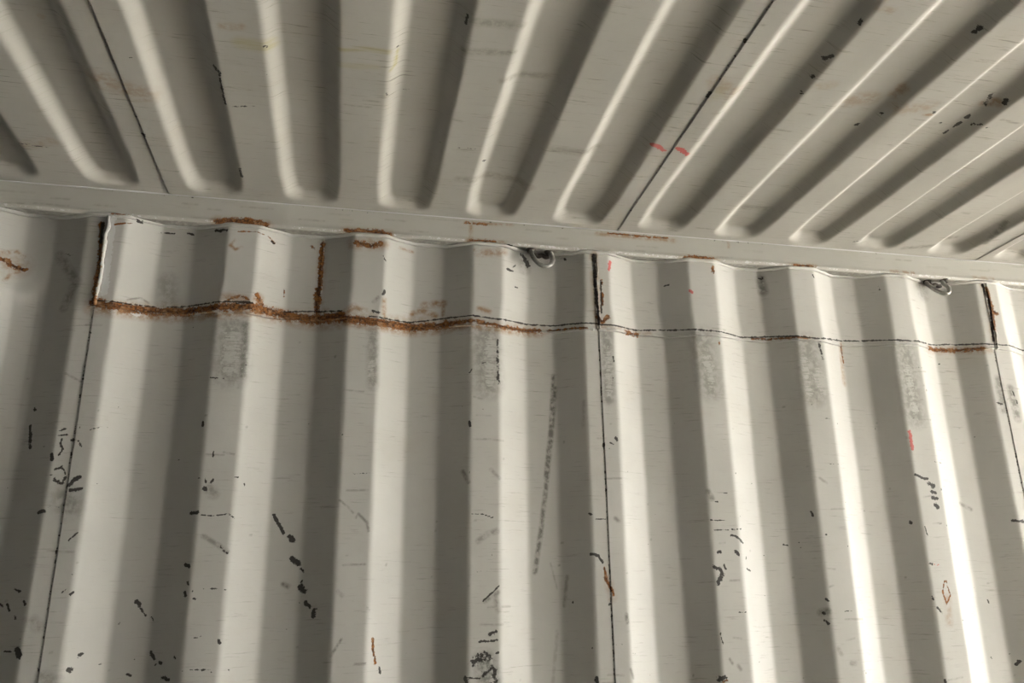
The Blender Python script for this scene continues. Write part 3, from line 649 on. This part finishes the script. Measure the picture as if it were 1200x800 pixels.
WALL = (0.333, 0.325, 0.303)
M_wall = painted_metal('wall_enamel', WALL, streak_axis='z', scratch=0.40)
M_roof = painted_metal('roof_enamel', (0.285, 0.274, 0.248), streak_axis='y', scratch=0.75, mottle=0.08)
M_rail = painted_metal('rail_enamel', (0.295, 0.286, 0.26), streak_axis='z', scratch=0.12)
def simple(name, col, rough=0.6, noise_scale=30, amount=0.2, metallic=0.0):
    m = bpy.data.materials.new(name); m.use_nodes = True; nt = m.node_tree; b = nt.nodes['Principled BSDF']
    tc = N(nt, 'ShaderNodeTexCoord'); t = N(nt, 'ShaderNodeTexNoise'); t.inputs['Scale'].default_value = noise_scale; t.inputs['Detail'].default_value = 5
    nt.links.new(tc.outputs['Object'], t.inputs['Vector'])
    r = N(nt, 'ShaderNodeMix', data_type='RGBA'); nt.links.new(t.outputs['Fac'], r.inputs[0])
    r.inputs[6].default_value = tuple(c * (1 - amount) for c in col) + (1,); r.inputs[7].default_value = tuple(min(1, c * (1 + amount)) for c in col) + (1,)
    nt.links.new(r.outputs[2], b.inputs['Base Color']); b.inputs['Roughness'].default_value = rough; b.inputs['Metallic'].default_value = metallic
    bp = N(nt, 'ShaderNodeBump'); bp.inputs['Strength'].default_value = .3; bp.inputs['Distance'].default_value = .002
    nt.links.new(t.outputs['Fac'], bp.inputs['Height']); nt.links.new(bp.outputs[0], b.inputs['Normal'])
    return m
M_floor = simple('plywood_floor', (0.14, 0.11, 0.075), 0.7, 12, 0.25)
M_ground = simple('concrete_yard', (0.52, 0.50, 0.46), 0.9, 3, 0.1)
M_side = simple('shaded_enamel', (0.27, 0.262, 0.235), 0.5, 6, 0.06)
M_ring = simple('worn_galvanised_steel', (0.24, 0.235, 0.215), 0.38, 160, 0.45, 0.35)
M_ring_dark = simple('grimy_forged_steel', (0.15, 0.145, 0.13), 0.35, 220, 0.75, 0.35)
M_grime = simple('grimy_steel', (0.045, 0.036, 0.028), 0.8, 120, 0.5)

# ------------------------------------------------------------------ the corrugated side wall
E_A = np.array([e[0] for e in EDGES]); E_B = np.array([e[1] for e in EDGES])
# carry the corrugation on beyond the measured stretch, up to both ends
def extend(A, B):
    A = list(A); B = list(B)
    while A[0] > X_END - 0.3:
        A = [A[0] - 0.278, A[1] - 0.278, A[2] - 0.278, A[3] - 0.278] + A; B = [0] * 4 + B
    while A[-1] < X_DOOR + 0.3:
        A += [A[-4] + 0.278, A[-3] + 0.278, A[-2] + 0.278, A[-1] + 0.278]; B += [0] * 4
    return np.array(A), np.array(B)
LA, LB = extend(E_A, E_B)
PA_, PB_ = extend(np.array(PATCH_EDGES), np.zeros(len(PATCH_EDGES)))
lowA, lowB = LA, LB
def profile_y(x, z, patch=False):
    """depth of the sheet at (x, z): flat - slope - flat - slope, softly folded"""
    A, B = (PA_, PB_) if patch else (lowA, lowB)
    ys = np.tile([D, D, D + DEP, D + DEP], len(A) // 4)
    x = np.asarray(x, float); z = np.asarray(z, float)
    out = np.zeros(np.broadcast(x, z).shape); x, z = np.broadcast_arrays(x, z)
    for row in range(x.shape[0]):
        # within one row z may vary a little; use the row mean for the fold positions
        zr = float(z[row].mean()); e = A + B * zr
        if patch:       # the patch was fitted to the old folds at the weld and drifts off them towards the rail
            t = min(1.0, max(0.0, (zr - CZ - 0.617) / 0.07)); e = (lowA + lowB * zr) * (1 - t) + e * t
        for o in (-0.005, -0.0025, 0, 0.0025, 0.005):
            out[row] += np.interp(x[row] + o, e, ys) / 5
    # the sheet is not perfectly true
    out = out + (vnoise2(x, z, 11, 0.22, 0.35) - 0.5) * 0.0035 + (vnoise2(x, z, 12, 0.05, 0.12) - 0.5) * 0.0010
    return out
def z_weld(x): return CZ + 0.6135 + 0.0088 * x + (vnoise(x, 5, 0.06) - 0.5) * 0.004
Z_LIP = CZ + 0.8205
def seam_x(j, z): return SEAMS[j][0] + SEAMS[j][1] * z

wall = struct(empty('wall_back', (0, D, 0)), 'pale grey corrugated steel side wall of the container, worn and rust-stained', 'wall')
def to_wall(v):
    v = np.array(v, float); return v - np.array([0, D, 0])
def fix(o):    # child meshes are built in world coordinates, the wall's empty sits at y = D
    return o
def dense(lo, hi, vlo, vhi, fine_, coarse):
    s = [lo]
    while s[-1] < hi - 1e-6:
        x = s[-1]; step = fine_ if vlo <= x < vhi else coarse
        if x < vlo < x + step: step = vlo - x
        s.append(min(hi, x + max(step, 1e-4)))
    return np.array(s)

def sheet(name, xl, xr, zlo, zhi, patch, off, extra=(), full_dent=False):
    """one corrugated sheet between two seams; xl, xr, zlo, zhi may be functions"""
    fx = (lambda z: xl) if not callable(xl) else xl
    gx = (lambda z: xr) if not callable(xr) else xr
    zt = 2.1
    xs = dense(fx(zt), gx(zt), -0.86, 1.86, 0.0022, 0.012)
    s = (xs - xs[0]) / (xs[-1] - xs[0])
    top = zhi(xs) if callable(zhi) else np.full(len(xs), zhi)
    bot = zlo(xs) if callable(zlo) else np.full(len(xs), zlo)
    zz = dense(float(bot.min()), float(top.max()), 1.22, 3.0, 0.0024, 0.06)
    t = (zz - zz[0]) / (zz[-1] - zz[0])
    Z = bot[None, :] + t[:, None] * (top - bot)[None, :]
    X = np.empty_like(Z)
    for i in range(len(t)):
        zr = Z[i].mean(); a, b = fx(zr), gx(zr); X[i] = a + s * (b - a)
    Y = profile_y(X, Z, patch) - off
    if full_dent:   # knock in the first pan at the left
        dx, dz = -0.735, CZ + 0.66
        zc = CZ + 0.655 - 0.22 * (X + 0.735)
        below = 1 / (1 + np.exp(np.clip((Z - zc) / 0.005, -40, 40))) * np.exp(-np.clip(zc - Z, 0, 9) / 0.30)
        win = np.clip((X + 0.87) / 0.05, 0, 1) * np.clip((-0.655 - X) / 0.05, 0, 1)
        Y -= 0.011 * below * win
        Y -= 0.010 * np.exp(-((X - dx) / 0.085) ** 2) * np.exp(-(np.abs((Z - dz) / 0.045)) ** 2.5)
    # sheet edges folded back 3 mm so that they read as a thickness
    V = np.stack([X, Y, Z], -1)
    lft = V[:, :1].copy(); lft[:, :, 1] += 0.0022
    rgt = V[:, -1:].copy(); rgt[:, :, 1] += 0.0022
    V = np.concatenate([lft, V, rgt], 1)
    nr, nc = V.shape[:2]
    V2 = V.reshape(-1, 3) - np.array([0, D, 0])
    o = mesh_obj(name, V2, grid_faces(nr, nc), M_wall, wall)
    paint(o, 'w', extra)
    return o

ex = []
for j in range(3):      # grime caught in the vertical lap seams
    for k in range(26):
        z0 = 1.25 + k * 0.034
        if z0 > 2.12 and j > 0: break
        st = 0.42 + 0.35 * rng.random()
        ex.append(('w', 'D', 0.0011, st - 0.04, [seam_x(j, z0) - 0.0012, z0, seam_x(j, z0 + 0.03) - 0.0012, z0 + 0.03]))
# small scattered chips along the fold lines and on the near flats
for k in range(240):
    kk = rng.integers(-1, 9); tt = rng.choice([0, 0, 1, 1, 2, 3])
    zc = 1.3 + rng.random() ** 1.3 * 0.8
    i = int(np.argmin(np.abs(lowA - (E_A[16] + (kk) * 0.278)))) + tt
    xc = lowA[i] + lowB[i] * zc + rng.normal() * 0.006
    if rng.random() < 0.45: xc = lowA[i] + lowB[i] * zc + rng.random() * 0.06
    L_ = rng.random() * 0.004; an = rng.choice([0, 0.1, 1.4])
    ex.append(('w', rng.choice(['D', 'D', 'G']), 0.0009 + rng.random() ** 3 * 0.0014, 0.4 + 0.3 * rng.random(),
               [xc, zc, xc + L_ * math.cos(an), zc + L_ * math.sin(an)]))
for k in range(70):     # long faint horizontal scuffs on the near flats
    kk = rng.integers(-1, 9); i = int(np.argmin(np.abs(lowA - (E_A[16] + kk * 0.278)))); zc = 1.3 + rng.random() * 0.85
    xa = lowA[i] + lowB[i] * zc + rng.random() * 0.05; w_ = 0.01 + rng.random() * 0.04
    ex.append(('w', 'D' if rng.random() < .35 else 'G', 0.0006, 0.38 + 0.2 * rng.random(), [xa, zc, xa + w_, zc + rng.normal() * 0.003]))

top_full = Z_LIP + 0.004
s0 = lambda z: seam_x(0, z); s1 = lambda z: seam_x(1, z); s2 = lambda z: seam_x(2, z)
panels = [
    sheet('side_panel', X_END, lambda z: s0(z) + 0.012, 0.0, top_full, False, -0.0012, ex, True),
    sheet('side_panel', s0, lambda z: s1(z) + 0.012, 0.0, lambda x: z_weld(x) + 0.010, False, 0.0, ex),
    sheet('side_panel', s1, lambda z: s2(z) + 0.012, 0.0, lambda x: z_weld(x) + 0.010, False, 0.0012, ex),
    sheet('side_panel', s2, X_DOOR, 0.0, lambda x: z_weld(x) + 0.010, False, 0.0024, ex),
]
PX = PATCH_X   # left edges of the four patch sheets let in along the top
pan = []
for j in range(4):
    a = PX[j]; b = PX[j + 1] if j < 3 else X_DOOR
    gap = 0.0
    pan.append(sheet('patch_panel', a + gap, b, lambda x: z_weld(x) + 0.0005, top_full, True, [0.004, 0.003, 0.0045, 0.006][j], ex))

def bead(name, x_a, x_b, zf, patch, out, r, mat, mk=None, step=0.004, jitter=0.5):
    xs = np.arange(x_a, x_b, step)
    z = zf(xs) if callable(zf) else np.full(len(xs), zf)
    y = profile_y(xs[None, :], z[None, :], patch)[0] - out
    rr = r * (1 - jitter / 2 + jitter * vnoise(xs, 77, 0.009))
    V, F = tube(np.stack([xs, y, z], 1), rr, 6)
    o = mesh_obj(name, V - np.array([0, D, 0]), F, mat, wall)
    paint(o, 'w', mk or [])
    return o
# the wavy weld run between the patch sheets and the old wall, and the fillet under the top rail
for j in range(4):
    b = PX[j + 1] if j < 3 else X_DOOR
    bead('weld_bead', PX[j] + 0.002, b - 0.004, z_weld, True, 0.0035, 0.0030, M_wall, ex)
bead('top_fillet', X_END, X_DOOR, lambda x: Z_LIP - 0.001 + 0 * x, True, 0.0055, 0.0048, M_wall, None, 0.005, 0.35)
# vertical welds at the patch edges
def vbead(x, z0, z1, r, out, mat, seed):
    z = np.arange(z0, z1, 0.004); xs = x + (vnoise(z, seed, 0.02) - 0.5) * 0.005
    y = np.array([profile_y(np.array([[a]]), np.array([[c]]), True)[0, 0] for a, c in zip(xs, z)]) - out
    V, F = tube(np.stack([xs, y, z], 1), r * (0.7 + 0.7 * vnoise(z, seed + 1, 0.008)), 6)
    o = mesh_obj('weld_bead', V - np.array([0, D, 0]), F, mat, wall); paint(o, 'w'); return o
vbead(PX[0] + 0.001, z_weld(PX[0]), Z_LIP, 0.0045, 0.004, M_wall, 31)
vbead(PX[1], z_weld(PX[1]), Z_LIP, 0.0030, 0.002, M_wall, 33)
vbead(PX[2] + 0.008, z_weld(PX[2]), Z_LIP, 0.0022, 0.005, M_wall, 35)
vbead(PX[3] + 0.009, z_weld(PX[3]), Z_LIP, 0.0028, 0.006, M_wall, 37)

# ------------------------------------------------------------------ top side rail
r = 0.005
prof = [(YR, H + 0.002)]
for q in np.linspace(0, 1, 14): prof.append((YR - 0.0005 - (0.0028 if q > 0.95 else 0.0016 if q > 0.87 else 0), H - 0.003 - q * (H - 0.003 - Z_LIP - r)))
for a in np.linspace(0, math.pi / 2, 6)[1:]:
    prof.append((YR + r * (1 - math.cos(a)), Z_LIP + r - r * math.sin(a)))
prof += [(YR + 0.03, Z_LIP + 0.0005), (D + DEP + 0.03, Z_LIP + 0.001), (D + DEP + 0.03, H + 0.002)]
xs = dense(X_END, X_DOOR, -0.9, 1.9, 0.004, 0.05)
prof = np.array(prof)
V = np.empty((len(prof), len(xs), 3)); V[..., 0] = xs[None, :]; V[..., 1] = prof[:, :1]; V[..., 2] = prof[:, 1:]
V[..., 1] += (vnoise2(V[..., 0], V[..., 2], 21, 0.3, 0.05) - 0.5) * 0.002
wob = (vnoise(xs, 22, 0.18) - 0.5) * 0.004
V[5:-1, :, 2] += wob[None, :] * np.linspace(0, 1, len(prof) - 6)[:, None]
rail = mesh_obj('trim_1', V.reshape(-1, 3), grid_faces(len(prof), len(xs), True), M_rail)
struct(rail, 'painted steel top side rail between corrugated wall and ribbed roof', 'rail')
rex = []
for k in range(110):
    x0 = -0.85 + k * 0.025
    if rng.random() < 0.7: rex.append(('r', 'D', 0.0011, 0.40 + 0.3 * rng.random(), [x0, H - 0.0045, x0 + 0.025, H - 0.0045]))
for k in range(40):
    x0 = -0.85 + rng.random() * 2.7; z0 = Z_LIP + 0.006 + rng.random() * 0.05
    rex.append(('r', 'G', 0.0012, 0.35, [x0, z0, x0 + 0.02 + 0.05 * rng.random(), z0]))
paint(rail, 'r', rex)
# underside's shade painted in via the grime channel; lip painted pale for highlight and rub
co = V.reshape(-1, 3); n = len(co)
buf = np.empty(n * 4, np.float32); at = rail.data.attributes['wear_shade_a'].data; at.foreach_get('color', buf); buf = buf.reshape(-1, 4)
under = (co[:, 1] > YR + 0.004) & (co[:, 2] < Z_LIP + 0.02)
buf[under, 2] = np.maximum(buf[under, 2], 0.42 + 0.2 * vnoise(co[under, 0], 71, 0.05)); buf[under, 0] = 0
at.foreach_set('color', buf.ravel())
buf = np.empty(n * 4, np.float32); at = rail.data.attributes['wear_highlight_b'].data; at.foreach_get('color', buf); buf = buf.reshape(-1, 4)
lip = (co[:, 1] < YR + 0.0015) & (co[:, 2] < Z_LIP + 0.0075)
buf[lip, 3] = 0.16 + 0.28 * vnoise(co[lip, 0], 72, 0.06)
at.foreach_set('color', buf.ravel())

# ------------------------------------------------------------------ ribbed roof
G_ = [list(g) for g in GROOVES]
pitch = 0.2069
while G_[0][0] > X_END + 0.3: G_.insert(0, [G_[0][0] - pitch, 0, G_[0][2] - pitch, 0])
while G_[-1][2] < X_DOOR - 0.3: G_.append([G_[-1][0] + pitch, 0, G_[-1][2] + pitch, 0])
G_ = np.array(G_)
Y_TIP = 1.722
RIB_D, RIB_S = 0.019, 0.023
def roof_lift(X, Y):
    out = np.zeros_like(X)
    for la, lb, ra, rb in G_:
        l = la + lb * Y; r_ = ra + rb * Y
        near = (X > l - 0.02) & (X < r_ + 0.02)
        if not near.any(): continue
        x = X[near]; y = Y[near]; l = l[near]; r_ = r_[near]
        c = (l + r_) / 2; w = (r_ - l) / 2
        t = np.clip((y - (Y_TIP - 0.13)) / 0.13, 0, 1); w = w - 0.007 * t * t * (3 - 2 * t)
        rc = 0.038; hy = (Y_TIP - (Y_NEAR + 0.05)) / 2; cy = (Y_TIP + Y_NEAR + 0.05) / 2
        qx = np.abs(x - c) - (w - rc); qy = np.abs(y - cy) - (hy - rc)
        d = np.hypot(np.maximum(qx, 0), np.maximum(qy, 0)) + np.minimum(np.maximum(qx, qy), 0) - rc
        s_ = RIB_S + 0.012 * np.clip((qy + 0.01) / 0.03, 0, 1)
        t = -d / s_
        v = np.zeros_like(t)
        for o in np.linspace(-0.22, 0.22, 7): v += np.clip(t + o, 0, 1) / 7
        v = np.where(t < -0.22, 0, v)
        out[near] = np.maximum(out[near], RIB_D * v)
    return out
ceiling = struct(empty('ceiling', (0, (Y_NEAR + D) / 2, H)), 'pale painted steel container roof pressed with deep parallel ribs', 'ceiling')
CO = np.array([0, (Y_NEAR + D) / 2, H])
rs = [(ROOF_SEAMS[0][0], ROOF_SEAMS[0][1]), (ROOF_SEAMS[1][0], ROOF_SEAMS[1][1])]
P5 = 5 * pitch
lines = [rs[0], rs[1]]
while lines[0][0] > X_END: lines.insert(0, (lines[0][0] - P5, 0))
while lines[-1][0] < X_DOOR: lines.append((lines[-1][0] + P5, rs[1][1] if len(lines) < 9 else 0))
cex = []
for j in (0, 1):
    for k in range(30):
        y0 = 0.75 + k * 0.033
        if rng.random() < 0.85:
            cex.append(('c', 'D', 0.0011, 0.36 + 0.3 * rng.random(), [rs[j][0] + rs[j][1] * y0 - .001, y0, rs[j][0] + rs[j][1] * (y0 + .03) - .001, y0 + .03]))
for k in range(90):     # scrapes on the low flats between the ribs, running along the container
    g = rng.integers(0, len(G_)); yy = 0.85 + rng.random() * 0.85
    x0 = G_[g][2] + G_[g][3] * yy + rng.random() * 0.05; w_ = 0.01 + rng.random() * 0.04
    kind = 'D' if rng.random() < 0.4 else 'G'
    cex.append(('c', kind, 0.0008 if kind == 'D' else 0.0025, 0.36 + 0.25 * rng.random(), [x0, yy, x0 + w_, yy + rng.normal() * 0.004]))
def roof_sheet(l0, l1):
    n = int(np.hypot(1, 0))
    xm = dense(l0[0] + l0[1] * 1.3, l1[0] + l1[1] * 1.3 + 0.010, -0.95, 2.0, 0.0034, 0.012)
    s = (xm - xm[0]) / (xm[-1] - xm[0])
    yy = dense(Y_NEAR - 0.02, D + 0.05, 0.74, 1.745, 0.004, 0.03)
    X = np.empty((len(yy), len(s)))
    for i, y in enumerate(yy):
        a = l0[0] + l0[1] * y; b = l1[0] + l1[1] * y + 0.010
        X[i] = a + s * (b - a)
    Y = np.repeat(yy[:, None], len(s), 1)
    tilt = 0.0016 * (1 - s)[None, :]            # each sheet laps under its neighbour
    Z = H + roof_lift(X, Y) - tilt + (vnoise2(X, Y, 41, 0.25, 0.3) - 0.5) * 0.004 + (vnoise2(X, Y, 42, 0.05, 0.09) - 0.5) * 0.0010
    f = np.clip((Y - 1.70) / 0.04, 0, 1)
    Z = Z * (1 - f) + (H + 0.001 - tilt * 0.5) * f
    V = np.stack([X, Y, Z], -1)
    e = V[:, :1].copy(); e[:, :, 2] += 0.0022
    V = np.concatenate([e, V], 1)
    o = mesh_obj('roof_panel', V.reshape(-1, 3) - CO, grid_faces(V.shape[0], V.shape[1], True), M_roof, ceiling)
    me = o.data
    # paint works in world coordinates: shift back for the lookup
    co = V.reshape(-1, 3).astype(np.float32)
    tmp = me.copy(); 
    bpy.data.meshes.remove(tmp)
    me.vertices.foreach_set('co', co.ravel()); paint(o, 'c', cex); me.vertices.foreach_set('co', (co - CO).astype(np.float32).ravel()); me.update()
    return o
for j in range(len(lines) - 1): roof_sheet(lines[j], lines[j + 1])
# sealant bead along the roof edge where it meets the rail
xs = np.arange(X_END, X_DOOR, 0.008)
V, F = tube(np.stack([xs, np.full(len(xs), YR - 0.0025) + (vnoise(xs, 51, .1) - .5) * .001, np.full(len(xs), H - 0.0005)], 1), 0.0013 * (0.8 + 0.4 * vnoise(xs, 52, 0.03)), 6)
o = mesh_obj('sealant_bead', V - CO, F, M_roof, ceiling)

# ------------------------------------------------------------------ the rest of the container, which only carries light
flo = box('floor', (X_END, Y_NEAR, -0.03), (X_DOOR, D + DEP + 0.01, 0.0), M_floor)
struct(flo, 'brown plywood container floor', 'floor')
xs = np.arange(X_END, X_DOOR + 0.01, 0.0695)
yb = np.tile([0, 0, -0.031, -0.031], len(xs) // 4 + 1)[:len(xs)]
V = []
for z in (0, H + 0.01): V += [(x, Y_NEAR + y, z) for x, y in zip(xs, yb)]
o = mesh_obj('wall_front', V, grid_faces(2, len(xs), True), M_side, smooth=False)
struct(o, 'corrugated steel side wall behind the viewer', 'wall')
ys = np.arange(Y_NEAR - 0.04, D + 0.08, 0.0695)
xb = np.tile([0, 0, -0.031, -0.031], len(ys) // 4 + 1)[:len(ys)]
V = []
for z in (0, H + 0.01): V += [(X_END + 0.02 + x, y, z) for x, y in zip(xb, ys)]
o = mesh_obj('wall_left', V, grid_faces(2, len(ys)), M_side, smooth=False)
struct(o, 'corrugated steel end wall at the closed end', 'wall')
o = box('ground', (X_DOOR + 0.02, -40, -0.20), (60, 40, -0.15), M_ground)
struct(o, 'pale concrete yard outside the open doors', 'ground')

# ------------------------------------------------------------------ lashing rings welded under the rail
def smooth_path(P, n=6):
    P = [P[0]] + list(P) + [P[-1]]; out = []
    for i in range(1, len(P) - 2):
        p0, p1, p2, p3 = [np.array(q, float) for q in P[i - 1:i + 3]]
        for t in np.arange(n) / n:
            out.append(0.5 * ((2 * p1) + (-p0 + p2) * t + (2 * p0 - 5 * p1 + 4 * p2 - p3) * t * t + (-p0 + 3 * p1 - 3 * p2 + p3) * t ** 3))
    out.append(np.array(P[-2], float)); return np.array(out)
def lashing_ring(cx, cy, outline, lean, yaw, rod, mat, label):
    """forged U of round bar welded to the underside of the rail, its bottom leaning into the room"""
    root = empty('lashing_ring', (cx, cy, Z_LIP))
    root['label'] = label; root['category'] = 'ring'
    root['group'] = 'lashing rings under the top rail'
    Q = smooth_path(outline); d = -Q[:, 1].min()
    P = np.stack([Q[:, 0], -lean * np.clip(-Q[:, 1] / d, 0, 1) ** 0.8, Q[:, 1]], 1)
    c_, s_ = math.cos(yaw), math.sin(yaw)
    P = np.stack([P[:, 0] * c_ - P[:, 1] * s_, P[:, 0] * s_ + P[:, 1] * c_, P[:, 2]], 1)
    rr = rod * (0.94 + 0.14 * vnoise(np.arange(len(P)), 61, 3.0))
    V, F = tube(P, rr, 14); mesh_obj('loop', V, F, mat, root)
    for i in (0, -1):       # lumpy weld where each leg meets the rail
        c = P[i]; parts = []
        for q in range(3):
            ring = [(c[0] + (rod + 0.002 - q * .0008) * math.cos(a) * 1.2, c[1] + (rod + 0.002 - q * .0008) * math.sin(a), -0.0022 * q) for a in np.linspace(0, 2 * math.pi, 14)]
            parts.append(tube(ring, 0.0026 * (0.7 + 0.7 * rng.random(14)), 6))
        V, F = merge(parts); mesh_obj('weld_collar', V, F, M_grime, root)
    # scorched, lumpy backing bar bridging the legs behind the loop
    n = 22; xs = np.linspace(-0.021, 0.021, n)
    V, F = tube(np.stack([xs, np.full(n, 0.009), np.full(n, -0.010) + 0.002 * np.sin(xs * 300)], 1), 0.0058 * (0.75 + 0.5 * vnoise(xs, 63, 0.006)), 8)
    mesh_obj('backing_bar', V, F, M_grime, root)
    return root
RING_A = [(-0.025, 0.004), (-0.026, -0.008), (-0.024, -0.024), (-0.014, -0.041), (0.001, -0.049), (0.016, -0.044), (0.025, -0.030), (0.026, -0.014), (0.022, 0.004)]
RING_B = [(-0.021, 0.004), (-0.025, -0.008), (-0.019, -0.022), (-0.005, -0.037), (0.010, -0.046), (0.021, -0.041), (0.024, -0.027), (0.018, -0.015), (0.017, -0.006), (0.024, 0.004)]
lashing_ring(0.447, 1.758, RING_A, 0.020, 0.10, 0.0058, M_ring_dark, 'dark grimy steel lashing ring under the top rail, left of the middle seam')
lashing_ring(1.553, 1.758, RING_B, 0.020, -0.30, 0.0056, M_ring, 'pale steel lashing ring under the top rail near the right edge')
